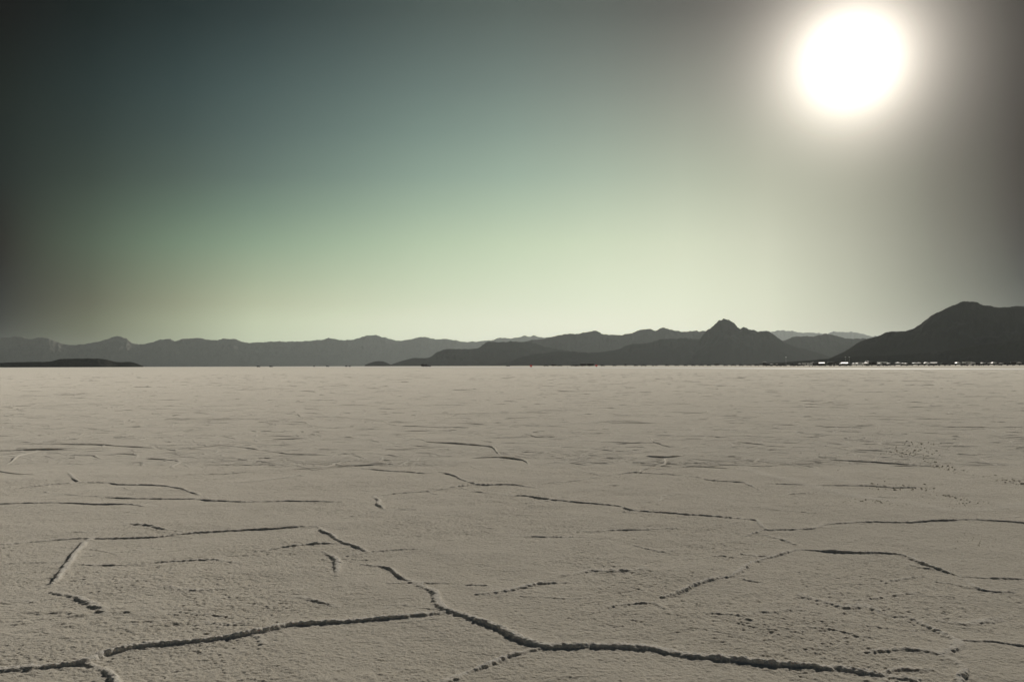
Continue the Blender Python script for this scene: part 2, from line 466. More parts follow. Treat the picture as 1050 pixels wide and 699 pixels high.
        a = np.arange(L - 1)[:, None] * 8; b = np.arange(7)[None]
        q.append(nv + np.stack([a + b, a + b + 8, a + b + 9, a + b + 1], -1).reshape(-1, 4)[:, ::-1])
        nv += L * 8
    for idx, (H, Wd, px) in enumerate(MID):
        st = 0.06
        strip(densify([ground(x, y) for x, y in px], st, 0.035, idx + 200), .005 + .42 * H, .013, idx, st)
    # short broken scarps between the seams
    for k in range(15000):
        y = 379 + 98 * random.random() ** 1.45; x = random.uniform(-60, 1110)
        c = ground(x, y); r_ = c.length
        if r_ > 160: continue
        a = random.uniform(-1.3, 1.3); hl = random.choice((.04, .06, .08, .1, .12, .2, .35)) * (1 + r_ / 40)
        st = hl / 5
        d = Vector((math.cos(a), math.sin(a), 0)) * hl
        bend = Vector((-d.y, d.x, 0)) * random.uniform(-.4, .4)
        strip(densify([c - d, c + bend, c + d], st, hl * .12, k + 3000), random.choice((.002, .003, .0035, .0042, .006)) * (1 + r_ / 35), .014 + r_ * .0005, k % 101, st)
    # polygon network over the far field, from a jittered hexagon lattice
    cell = 1.15
    def node(i_, j_, k_):
        rs = np.random.RandomState((i_ * 7919 + j_ * 104729 + k_ * 31 + 1000003) & 0x7fffffff)
        bx = i_ * cell * math.sqrt(3) + (j_ % 2) * cell * math.sqrt(3) / 2; by = j_ * cell * 1.5 + (0 if k_ == 0 else cell)
        return np.array((bx, by)) + rs.uniform(-.42, .42, 2) * cell
    for j_ in range(5, 60):
        yy = j_ * cell * 1.5
        nmax = int(yy * 0.72 / (cell * math.sqrt(3))) + 1
        for i_ in range(-nmax, nmax + 1):
            a = node(i_, j_, 0)
            up = node(i_, j_, 1)
            o = 0 if j_ % 2 else -1
            n2 = [up, node(i_ + o, j_ - 1, 1), node(i_ + o + 1, j_ - 1, 1)]
            for k, bnode in enumerate(n2):
                rs = random.random()
                rr = float(np.hypot(*((a + bnode) / 2)))
                dv = bnode - a; md = (a + bnode) / 2
                radial = abs(float(dv @ md)) / (np.linalg.norm(dv) * rr + 1e-9)
                if rs > (0.6 if rr > 14 else 0.25) * (0.35 if radial > .8 else 1): continue
                H = random.choice((.004, .005, .006, .007, .009, .011)) * (1.0 if rr < 30 else 1.3)
                st = 0.07 if rr < 25 else 0.14
                ln = densify([Vector((*a, 0)), Vector((*((a + bnode) / 2 + RNG.uniform(-.1, .1, 2)), 0)), Vector((*bnode, 0))], st, 0.04, i_ * 13 + j_ * 7 + k + 900)
                strip(ln, H, 0.016 if rr < 25 else 0.028, (i_ + j_ * 3 + k) % 97, st)
    co = np.concatenate(co)
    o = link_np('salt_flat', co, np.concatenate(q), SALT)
    cr = np.zeros(len(co), np.float32); cr[:nr * na] = CREST.ravel()
    cr[nr * na + 1:] = np.clip(co[nr * na + 1:, 2] / 0.008, 0, 1)
    at = o.data.attributes.new('crest', 'FLOAT', 'POINT'); at.data.foreach_set('value', cr)
    tag(o, 'wide tan salt flat crossed by raised pressure ridges in polygons', kind='structure')
    return o
salt_flat()

# ------------------------------------------------------------------ loose crust and rubble along old wheel tracks
def rubble():
    paths = [([(947,453),(935,458),(928,463),(920,467)], 90, .10, 1.0), ([(938,463),(950,470),(960,478)], 50, .10, .8), ([(960,478),(983,483),(1027,492),(1050,495),(1070,497)], 90, .08, .9),
             ([(897,497),(915,500),(940,498),(963,507),(980,510)], 80, .08, .8), ([(870,513),(907,517),(960,522),(977,532)], 70, .07, .6),
             ([(973,517),(1000,514)], 20, .05, .5), ([(860,450),(853,460),(847,467)], 26, .22, .6), ([(847,460),(862,470),(870,478)], 24, .25, .5),
             ([(755,467),(763,477),(783,487),(812,492),(843,500)], 70, .12, .35), ([(880,446),(905,447)], 16, .1, .5),
             ([(1000,505),(1020,504)], 16, .06, .6), ([(800,440),(820,452),(850,456)], 24, .2, .4), ([(990,545),(1010,560),(1035,565)], 40, .10, .35)]
    bm = bmesh.new()
    for pts, n, spread, sz in paths:
        P = [ground(x, y) for x, y in pts]
        for _ in range(int(n * 1.7)):
            i = random.randrange(len(P) - 1); t = random.random()
            p = P[i].lerp(P[i+1], t) + Vector((random.gauss(0, spread), random.gauss(0, spread * 1.6), 0))
            s = sz * random.choice((.003, .004, .004, .005, .006, .007, .010))
            mt = Matrix.Translation(p + Vector((0, 0, s * .25))) @ Matrix.Rotation(random.uniform(0, 6.3), 4, 'Z') @ Matrix.Rotation(random.uniform(-.5, .5), 4, 'X') @ Matrix.Diagonal((s * random.uniform(.8, 1.9), s, s * random.uniform(.5, .9), 1))
            r = bmesh.ops.create_icosphere(bm, subdivisions=1, radius=1, matrix=mt)
            for v in r['verts']:
                v.co += Vector((random.uniform(-1, 1), random.uniform(-1, 1), random.uniform(-1, 1))) * s * .28
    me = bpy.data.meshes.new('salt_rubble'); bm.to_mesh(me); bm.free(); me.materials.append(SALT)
    o = bpy.data.objects.new('salt_rubble', me); COL.objects.link(o)
    tag(o, 'broken salt crumbs scattered along old wheel tracks at right', kind='stuff')
rubble()

# ------------------------------------------------------------------ graded pale strip far off
def sheet(name, near, far, z, material, label):
    n = 60
    co = []; 
    def at(L, x):
        for (x0, y0), (x1, y1) in zip(L, L[1:]):
            if x0 <= x <= x1: return y0 + (y1 - y0) * (x - x0) / (x1 - x0)
        return L[-1][1]
    x0, x1 = near[0][0], near[-1][0]
    rows = 5
    for i in range(n + 1):
        x = x0 + (x1 - x0) * i / n
        ya = at(near, x); yb = at(far, x)
        for k in range(rows):
            co.append(tuple(ground(x, ya + (yb - ya) * k / (rows - 1), z)))
    q = [(i * rows + k, (i + 1) * rows + k, (i + 1) * rows + k + 1, i * rows + k + 1) for i in range(n) for k in range(rows - 1)]
    o = link_np(name, co, q, material)
    tag(o, label, kind='structure'); return o

def hz(x): return 376.2 - 0.00304 * (x - 60)

m, nt, b = mat('graded_salt')
tn = N(nt, 'ShaderNodeTexNoise'); tn.inputs['Scale'].default_value = 0.02; g_ = N(nt, 'ShaderNodeNewGeometry'); nt.links.new(g_.outputs['Position'], tn.inputs['Vector'])
nt.links.new(mixc(nt, tn.outputs['Fac'], (0.60, 0.555, 0.48), (0.68, 0.63, 0.55)), b.inputs['Base Color'])
b.inputs['Roughness'].default_value = 1.0; b.inputs['Specular IOR Level'].default_value = 0; b.inputs['Sheen Weight'].default_value = 0.9; b.inputs['Sheen Roughness'].default_value = 0.45; b.inputs['Sheen Tint'].default_value = (1, .94, .85, 1)
GRADED = m
m, nt, b = mat('white_salt')
tn = N(nt, 'ShaderNodeTexNoise'); tn.inputs['Scale'].default_value = 0.05; g_ = N(nt, 'ShaderNodeNewGeometry'); nt.links.new(g_.outputs['Position'], tn.inputs['Vector'])
nt.links.new(mixc(nt, tn.outputs['Fac'], (0.88, 0.87, 0.84), (0.93, 0.92, 0.89)), b.inputs['Base Color'])
b.inputs['Roughness'].default_value = 0.7; b.inputs['Specular IOR Level'].default_value = 0.22; b.inputs['Sheen Weight'].default_value = 1.0; b.inputs['Sheen Roughness'].default_value = 0.4; b.inputs['Sheen Tint'].default_value = (1, .96, .9, 1)
WHITE_SALT = m
EDGE = [(-40, 376.95), (150, 376.6), (270, 376.5), (400, 376.75), (525, 377.2), (700, 377.8), (840, 378.5), (1050, 378.9), (1120, 379)]
EDGE2 = [(x, y - (0.3 if x < 300 else 1.3)) for x, y in EDGE]
sheet('track', EDGE2, [(-40, hz(-40) + .30), (1120, hz(1120) + .30)], 0.02, GRADED, 'smooth graded pale salt course running across the far flat')
sheet('track_edge', EDGE, EDGE2, 0.024, WHITE_SALT, 'thin bright white salt line along the near edge of the course')

# ------------------------------------------------------------------ hills
def hill_mat(name, c0, c1, pale=(0.30, 0.28, 0.24), pale_amt=0.0):
    m, nt, b = mat(name)
    g = N(nt, 'ShaderNodeNewGeometry')
    n1 = N(nt, 'ShaderNodeTexNoise'); n1.inputs['Scale'].default_value = 0.004; n1.inputs['Detail'].default_value = 8
    nt.links.new(g.outputs['Position'], n1.inputs['Vector'])
    c = mixc(nt, n1.outputs['Fac'], c0, c1)
    n2 = N(nt, 'ShaderNodeTexNoise'); n2.inputs['Scale'].default_value = 0.03; n2.inputs['Detail'].default_value = 6
    nt.links.new(g.outputs['Position'], n2.inputs['Vector'])
    r = N(nt, 'ShaderNodeMapRange'); r.inputs[1].default_value = 0.56; r.inputs[2].default_value = 0.66
    nt.links.new(n2.outputs['Fac'], r.inputs[0])
    c = mixc(nt, mth(nt, 'MULTIPLY', r.outputs[0], 0.4), c, (0.05, 0.055, 0.035))
    nt.links.new(c, b.inputs['Base Color'])
    b.inputs['Roughness'].default_value = 0.95; b.inputs['Specular IOR Level'].default_value = 0.15
    return m
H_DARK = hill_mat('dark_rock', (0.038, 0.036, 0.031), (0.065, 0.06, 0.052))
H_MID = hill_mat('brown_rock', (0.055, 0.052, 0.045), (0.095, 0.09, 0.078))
H_HAZED = hill_mat('hazed_rock', (0.15, 0.142, 0.124), (0.21, 0.2, 0.176))  # rock tone lightened to stand in for haze on the farthest ranges

def hill(name, dist, prof, material, label, depth, seed, extra=None):
    """a range whose skyline passes through the profile points at about the given distance; it falls away in spurs to the
    plain in front of and behind the skyline"""
    xs = np.array([p[0] for p in prof], float); ys = np.array([p[1] for p in prof], float)
    npx = int((xs[-1] - xs[0]) / 0.6) + 2
    X = np.linspace(xs[0], xs[-1], npx)
    Yp = np.array([catmull(xs, ys, x) for x in X])
    az = np.array([azel(x, 374.5)[0] for x in X])
    hts = np.array([max(0.0, math.tan(azel(x, y)[1])) for x, y in zip(X, Yp)])
    wander = dist * (1 + 0.012 * fbm(az * 14, az * 0 + seed, 3, seed))
    ridge = wander * hts + CAM_H
    small = fbm(az * 75, az * 0 + 4, 5, seed + 8, 0.72) * (0.075 if dist > 3000 else 0.03)
    ridge = ridge * (1 + small)
    nd = 61
    T = np.linspace(-1, 1, nd)
    kz = int(max(3, npx // 14)); soft = np.convolve(np.pad(ridge, kz, mode='edge'), np.ones(2 * kz + 1) / (2 * kz + 1), 'valid')
    mn = np.minimum(soft, ridge * 1.1); kz = max(3, kz // 2)
    depth = 1.25 * np.convolve(np.pad(mn, kz, mode='edge'), np.ones(2 * kz + 1) / (2 * kz + 1), 'valid') + 6; dm = float(depth.max())
    co = np.zeros((npx, nd, 3))
    for k, t in enumerate(T):
        r = wander + t * depth
        x = r * np.sin(az); y = r * np.cos(az)
        spur = fbm(x / (0.8 * dm) + y / (1.9 * dm), y / (0.8 * dm), 5, seed + 20)
        gul = np.abs(fbm(x / (0.28 * dm) - y / (0.9 * dm), y / (0.35 * dm), 5, seed + 40, 0.6))
        u = 1 - abs(t)
        fall = u ** 0.9 * (1 + (0.34 * spur - 0.30 * gul) * (4 * u * (1 - u)) ** 0.7)
        z = ridge * np.clip(fall, 0, 1.0 if t < 0 else .985)
        if abs(t) == 1: z = z * 0 - 0.8
        co[:, k] = np.stack([x, y, np.maximum(z, -0.8)], 1)
    i = np.arange(npx - 1)[:, None] * nd; j = np.arange(nd - 1)[None]
    q = np.stack([i + j, i + nd + j, i + nd + j + 1, i + j + 1], -1).reshape(-1, 4)
    o = link_np(name, co.reshape(-1, 3), q, material)
    tag(o, label, kind='structure')
    return o

A_ = [(-120,372),(-80,356),(-40,350),(0,346.8),(15,343.2),(28,345.8),(50,346.8),(67,352.7),(98,350.4),(110,346.3),(121,344.7),(128,347),(139,352.2),(154,350.9),(167,346.8),(180,348.3),(193,346.3),(220,347.6),(236,347),(249,350.1),(260,350.6),(286,349.4),(311,350.1),(340,346.8),(355,347.8),(381,343.2),(404,347.8),(420,347.9),(435,345),(450,347.8),(466,347.6),(473,349.4),(496,350.1),(530,353),(580,360),(640,368),(670,374)]
hill('mountains', 17000, A_, H_HAZED, 'long hazy grey range along the left half of the horizon', 2200, 1)
hill('mountains', 18800, [(440,374),(470,356),(499,348.3),(517,346.3),(535,344.2),(564,345.2),(600,350),(660,362),(700,374)], H_HAZED, 'palest farthest ridge showing in the middle of the horizon', 1300, 2)
hill('mountains', 18500, [(740,374),(765,352),(780,343),(793,339),(806,339),(818,340),(834,341.1),(849,340.6),(862,339.3),(880,341.1),(893,343.7),(930,352),(980,374)], H_HAZED, 'pale far ridge between the pointed peak and the right mountain', 1250, 3)
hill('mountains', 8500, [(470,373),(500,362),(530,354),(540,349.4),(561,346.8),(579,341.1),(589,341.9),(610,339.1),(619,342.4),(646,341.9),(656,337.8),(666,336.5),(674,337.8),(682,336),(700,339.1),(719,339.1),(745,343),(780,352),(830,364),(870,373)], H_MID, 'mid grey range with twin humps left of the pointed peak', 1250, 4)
hill('hills', 7000, [(401,373.6),(410,370.5),(424,366.8),(440,366.3),(450,359.6),(466,357.8),(489,357),(499,350.4),(515,350.3),(530,350.4),(545,351),(560,355),(590,361),(630,368),(660,373.5)], H_DARK, 'dark stepped headland rising just left of the middle', 900, 5)
hill('hills', 6200, [(374,374),(383,370.7),(391,370.2),(396,371.5),(401,374)], H_DARK, 'tiny dark knoll at the foot of the stepped headland', 250, 6)
hill('mountains', 5600, [(505,374),(520,371.5),(535,365.6),(558,361.7),(582,359.6),(605,361),(618,360.4),(636,357),(646,352.7),(661,351.4),(679,347.6),(700,345.8),(718,346.8),(723,339.8),(730,335),(736,330.8),(741,327.5),(747,327),(751,329),(754,331.4),(758,335.5),(763,334.7),(767,336.8),(777,339.3),(785,337.8),(790,339.8),(803,348.8),(816,355.3),(831,359),(847,364.3),(857,367.4),(880,374)], H_DARK, 'dark pointed peak with a knobbed top right of the middle', 800, 7)
hill('mountains', 7000, [(780,374),(790,358),(803,348.3),(816,345),(831,343.7),(847,342.4),(857,344.2),(867,346.3),(893,347.5),(930,352),(980,360),(1030,374)], H_DARK, 'dark rounded range between the pointed peak and tall right mountain', 1100, 8)
hill('mountains', 2800, [(835,374),(850,367.5),(868,359),(880,351),(890,346.3),(901,343.7),(911,339.8),(920,339.8),(929,339.8),(939,336),(955,324.4),(970,316),(983,310.8),(993,308.2),(1001,308.7),(1011,311.6),(1024,314.7),(1037,314),(1050,313.4),(1080,316),(1120,326),(1180,340),(1260,374)], H_DARK, 'tall dark mountain at the right edge of the horizon', 480, 9)
hill('hills', 2300, [(762,374),(800,371.5),(845,368),(880,365),(920,363.5),(960,360),(1000,354),(1030,350),(1060,347),(1120,352),(1200,374)], H_DARK, 'dark foothills at the base of the tall right mountain', 260, 10)
hill('hills', 4500, [(-60,374),(-20,372.5),(8,371.5),(30,371),(51,370.4),(62,368),(80,367.4),(103,367.6),(121,371),(134,370.9),(147,375)], H_DARK, 'low dark hill at the far left edge of the flat', 400, 11)

# ------------------------------------------------------------------ far vehicles, tents and markers
def simple(name, c, rough=0.4, metal=0.0, coat=0.0, trans=0.0):
    m, nt, b = mat(name)
    g = N(nt, 'ShaderNodeTexCoord'); n = N(nt, 'ShaderNodeTexNoise'); n.inputs['Scale'].default_value = 3; n.inputs['Detail'].default_value = 5
    nt.links.new(g.outputs['Object'], n.inputs['Vector'])
    nt.links.new(mixc(nt, n.outputs['Fac'], [v * .82 for v in c], [min(1, v * 1.1) for v in c]), b.inputs['Base Color'])
    b.inputs['Roughness'].default_value = rough; b.inputs['Metallic'].default_value = metal; b.inputs['Coat Weight'].default_value = coat
    if trans:
        t = N(nt, 'ShaderNodeBsdfTranslucent'); t.inputs[0].default_value = (*c, 1)
        mx = N(nt, 'ShaderNodeMixShader'); mx.inputs[0].default_value = trans
        nt.links.new(b.outputs[0], mx.inputs[1]); nt.links.new(t.outputs[0], mx.inputs[2])
        nt.links.new(mx.outputs[0], nt.nodes['Material Output'].inputs[0])
    return m
P_WHITE = simple('white_paint', (.8, .8, .78), .3, coat=.5); P_BLACK = simple('black_paint', (.02, .02, .022), .35, coat=.4)
P_GREY = simple('grey_paint', (.08, .08, .085), .4); P_TAN = simple('tan_paint', (.25, .22, .18), .5); P_RED = simple('red_plastic', (.75, .05, .03), .45, trans=.35)
P_GLASS = simple('dark_glass', (.02, .025, .03), .06); P_TYRE = simple('tyre_rubber', (.02, .02, .02), .8); P_METAL = simple('steel', (.5, .5, .5), .35, 1.0)
P_CLOTH = simple('white_vinyl', (.82, .81, .78), .42, coat=.3, trans=.25)

class MB:
    def __init__(s): s.bm = bmesh.new()
    def box(s, c, d, bev=0.0, rz=0):
        r = bmesh.ops.create_cube(s.bm, size=1, matrix=Matrix.Translation(c) @ Matrix.Rotation(rz, 4, 'Z') @ Matrix.Diagonal((*d, 1)))
        if bev:
            es = list({e for v in r['verts'] for e in v.link_edges})
            bmesh.ops.bevel(s.bm, geom=es, offset=bev, segments=2, affect='EDGES', profile=.5)
        return s
    def prism(s, prof, w, y0=0.0, bev=0.0):
        """profile in x-z, extruded to width w along y"""
        a = [s.bm.verts.new((x, y0 - w / 2, z)) for x, z in prof]; b = [s.bm.verts.new((x, y0 + w / 2, z)) for x, z in prof]
        fs = [s.bm.faces.new(a), s.bm.faces.new(b[::-1])]
        n = len(prof)
        for i in range(n): fs.append(s.bm.faces.new((a[(i+1) % n], a[i], b[i], b[(i+1) % n])))
        bmesh.ops.recalc_face_normals(s.bm, faces=fs)
        if bev:
            es = list({e for f in fs for e in f.edges})
            bmesh.ops.bevel(s.bm, geom=es, offset=bev, segments=2, affect='EDGES', profile=.5)
        return s
    def cyl(s, c, r, h, axis='Z', r2=None, seg=20):
        rot = {'Z': Matrix.Identity(4), 'Y': Matrix.Rotation(math.pi/2, 4, 'X'), 'X': Matrix.Rotation(math.pi/2, 4, 'Y')}[axis]
        bmesh.ops.create_cone(s.bm, cap_ends=True, segments=seg, radius1=r, radius2=r if r2 is None else r2, depth=h, matrix=Matrix.Translation(c) @ rot)
        return s
    def build(s, name, material, parent=None, loc=None):
        me = bpy.data.meshes.new(name); s.bm.to_mesh(me); s.bm.free(); me.materials.append(material)
        o = bpy.data.objects.new(name, me); COL.objects.link(o)
        if parent: o.parent = parent
        if loc: o.location = loc
        return o

def empty(name):
    o = bpy.data.objects.new(name, None); COL.objects.link(o); return o

def wheels(root, spots, r=.36, w=.24):
    for x, y in spots:
        t = MB().cyl((0, 0, 0), r, w, 'Y').build('wheel', P_TYRE, root, (x, y, r))
        MB().cyl((0, 0, 0), r * .55, w + .03, 'Y').build('rim', P_METAL, t)

def make_motorhome(paint):
    t = empty('motorhome'); hw = 1.2
    MB().prism([(-3.6, .55), (2.2, .55), (3.4, .55), (3.55, 1.2), (2.75, 1.45), (2.35, 2.05), (3.1, 2.25), (3.1, 2.75), (2.6, 3.05), (-3.6, 2.95)], hw * 2, bev=.05).build('body', paint, t)
    MB().prism([(2.42, 1.99), (2.80, 1.48), (2.83, 1.50), (2.45, 2.01)], 2.0).build('windshield', P_GLASS, t)
    for s in (-1, 1):
        for x in (-2.4, -.4): MB().box((x, s * (hw + .005), 2.0), (1.1, .03, .6)).build('window', P_GLASS, t)
    d = MB().box((1.1, -hw - .006, 1.5), (.7, .03, 1.8)).build('door', paint, t); MB().box((1.35, -hw - .04, 1.45), (.06, .05, .16)).build('handle', P_METAL, d)
    MB().box((-1.0, 0, 3.08), (.9, .7, .22), .05).build('roof_vent', paint, t)
    wheels(t, [(2.5, 1.05), (2.5, -1.05), (-2.2, 1.05), (-2.2, -1.05)], .4)
    return t
def make_trailer(paint):
    t = empty('box_trailer')
    MB().box((0, 0, 1.75), (6.6, 2.4, 2.5), .08).build('body', paint, t)
    MB().prism([(-3.35, 2.99), (-3.35, 3.02), (0, 3.12), (3.35, 3.02), (3.35, 2.99)], 2.46).build('roof', P_WHITE if paint != P_WHITE else P_METAL, t)
    MB().box((4.0, 0, .62), (1.5, .1, .1)).box((3.7, .35, .62), (1.1, .08, .08), rz=-.55).box((3.7, -.35, .62), (1.1, .08, .08), rz=.55).build('hitch', P_BLACK, t)
    MB().box((.9, -1.21, 1.55), (.85, .04, 1.85)).build('door', P_GREY, t)
    wheels(t, [(-.6, 1.1), (-.6, -1.1), (-1.5, 1.1), (-1.5, -1.1)])
    return t
def make_truck(paint):
    t = empty('pickup_truck')
    MB().prism([(-2.9, .55), (-2.9, 1.15), (-.75, 1.15), (-.7, 1.2), (.9, 1.2), (2.6, 1.1), (2.75, .95), (2.75, .5)], 1.9, bev=.05).build('body', paint, t)
    c = MB().prism([(-.8, 1.18), (-.6, 1.85), (.55, 1.87), (1.25, 1.18)], 1.7, bev=.06).build('cab', paint, t)
    for s in (-1, 1): MB().prism([(-.55, 1.26), (-.45, 1.74), (.5, 1.75), (.98, 1.26)], .03, s * .86).build('window', P_GLASS, c)
    wheels(t, [(1.75, .85), (1.75, -.85), (-1.85, .85), (-1.85, -.85)], .4)
    return t
def make_suv(paint):
    t = empty('parked_car')
    MB().prism([(-2.3, .4), (-2.35, .95), (-2.2, 1.1), (1.0, 1.08), (2.15, .95), (2.3, .7), (2.25, .38)], 1.85, bev=.06).build('body', paint, t)
    c = MB().prism([(-2.15, 1.05), (-1.75, 1.66), (-1.3, 1.72), (.2, 1.7), (1.1, 1.05)], 1.6, bev=.06).build('cabin', paint, t)
    for s in (-1, 1): MB().prism([(-1.85, 1.14), (-1.6, 1.58), (.1, 1.6), (.75, 1.14)], .03, s * .81).build('window', P_GLASS, c)
    wheels(t, [(1.4, .85), (1.4, -.85), (-1.4, .85), (-1.4, -.85)], .35)
    return t
def make_canopy():
    t = empty('canopy_tent'); w = 1.7; d = 1.7
    bm = MB(); b = bm.bm
    ring0 = [b.verts.new((sx * w, sy * d, 2.15)) for sx, sy in ((-1,-1),(1,-1),(1,1),(-1,1))]
    ring1 = [b.verts.new((sx * w, sy * d, 2.4)) for sx, sy in ((-1,-1),(1,-1),(1,1),(-1,1))]
    ring2 = [b.verts.new((sx * w * .45, sy * d * .45, 2.68)) for sx, sy in ((-1,-1),(1,-1),(1,1),(-1,1))]
    ap = b.verts.new((0, 0, 2.9))
    for i in range(4):
        j = (i + 1) % 4
        b.faces.new((ring0[i], ring0[j], ring1[j], ring1[i])); b.faces.new((ring1[i], ring1[j], ring2[j], ring2[i])); b.faces.new((ring2[i], ring2[j], ap))
    o = bm.build('canopy', P_CLOTH, t)
    for sx, sy in ((-1,-1),(1,-1),(1,1),(-1,1)): MB().cyl((sx * (w - .05), sy * (d - .05), 1.1), .045, 2.2).build('leg', P_METAL, t)
    return t
def make_marquee():
    t = empty('marquee'); L = 3.8; D = 3.4
    MB().prism([(-D, 2.7), (-D, 3.0), (0, 3.9), (D, 3.0), (D, 2.7), (D - .05, 2.7), (D - .05, 2.97), (0, 3.85), (-D + .05, 2.97), (-D + .05, 2.7)], 2 * L).build('canopy', P_CLOTH, t)
    for x in (-D + .1, D - .1):
        for y in (-L + .1, -L / 3, L / 3, L - .1): MB().cyl((x, y, 1.4), .06, 2.8).build('leg', P_METAL, t)
    MB().box((D - .15, 0, 1.35), (.04, 2 * L - .4, 2.6)).build('side_wall', P_TAN, t)
    return t
def make_mast():
    t = empty('light_mast')
    MB().cyl((0, 0, 4.0), .09, 8.0, r2=.05).build('pole', P_METAL, t)
    MB().box((0, 0, 8.1), (1.1, .25, .5), .04).build('lamp_head', P_WHITE, t)
    MB().box((0, 0, .3), (1.6, 1.2, .6), .06).build('base', P_GREY, t)
    return t
def make_marker():
    t = empty('course_marker')
    MB().cyl((0, 0, .55), .035, 1.1).build('post', P_METAL, t)
    MB().prism([(-.02, .35), (.02, .35), (.02, 1.35), (-.02, 1.35)], 1.05).build('board', P_RED, t)
    MB().box((0, 0, .06), (.7, .7, .12), .02).build('base', P_BLACK, t)
    return t
def make_stake():
    t = empty('marker_stake')
    MB().cyl((0, 0, .55), .03, 1.1).build('post', P_WHITE, t)
    MB().cyl((0, 0, 1.12), .05, .06, r2=.02).build('cap', P_WHITE, t)
    return t

def copy_tree(o, parent=None):
    c = o.copy(); COL.objects.link(c)
    if parent: c.parent = parent; c.matrix_parent_inverse = o.matrix_parent_inverse
    for ch in KIDS.get(o.name, []): copy_tree(bpy.data.objects[ch], c)
    return c
KIDS = {}
proto = {}
def place(kind, x, dist, rz, label, cat, group, sc=1.0):
    if kind not in proto:
        before = set(bpy.data.objects.keys())
        p = MAKERS[kind](); proto[kind] = p; o = p
        for ob in bpy.data.objects:
            if ob.name not in before and ob.parent: KIDS.setdefault(ob.parent.name, []).append(ob.name)
        for ob in (p,): pass
    else:
        o = copy_tree(proto[kind])
    a = azel(x, hz(x))[0]
    o.location = (dist * math.sin(a), dist * math.cos(a), 0.0)
    o.rotation_euler = (0, 0, -a + rz); o.scale = (sc,) * 3
    tag(o, label, cat, group)
    return o
MAKERS = {'motorhome': lambda: make_motorhome(P_WHITE), 'white_trailer': lambda: make_trailer(P_WHITE), 'dark_trailer': lambda: make_trailer(P_BLACK),
          'pickup': lambda: make_truck(P_BLACK), 'white_pickup': lambda: make_truck(P_WHITE), 'suv': lambda: make_suv(P_GREY), 'canopy': make_canopy, 'marquee': make_marquee,
          'mast': make_mast, 'marker': make_marker, 'stake': make_stake}
PI = math.pi
INFO = {'motorhome': ('white motorhome with an overcab front', 'motorhome', 'motorhomes in the far row'),
        'white_trailer': ('white box trailer', 'trailer', 'white trailers in the far row'),
        'dark_trailer': ('black box trailer', 'trailer', 'dark trailers in the far row'),
        'pickup': ('black pickup truck', 'truck', 'dark pickups in the far row'),
        'white_pickup': ('white pickup truck', 'truck', 'white pickups in the far row'),
        'suv': ('dark grey parked car', 'car', 'dark cars in the far row'),
        'canopy': ('white pointed canopy tent', 'tent', 'canopy tents in the far row'),
        'marquee': ('long white marquee', 'tent', 'marquees in the far row'),
        'mast': ('thin steel light mast', 'mast', 'light masts in the far row')}
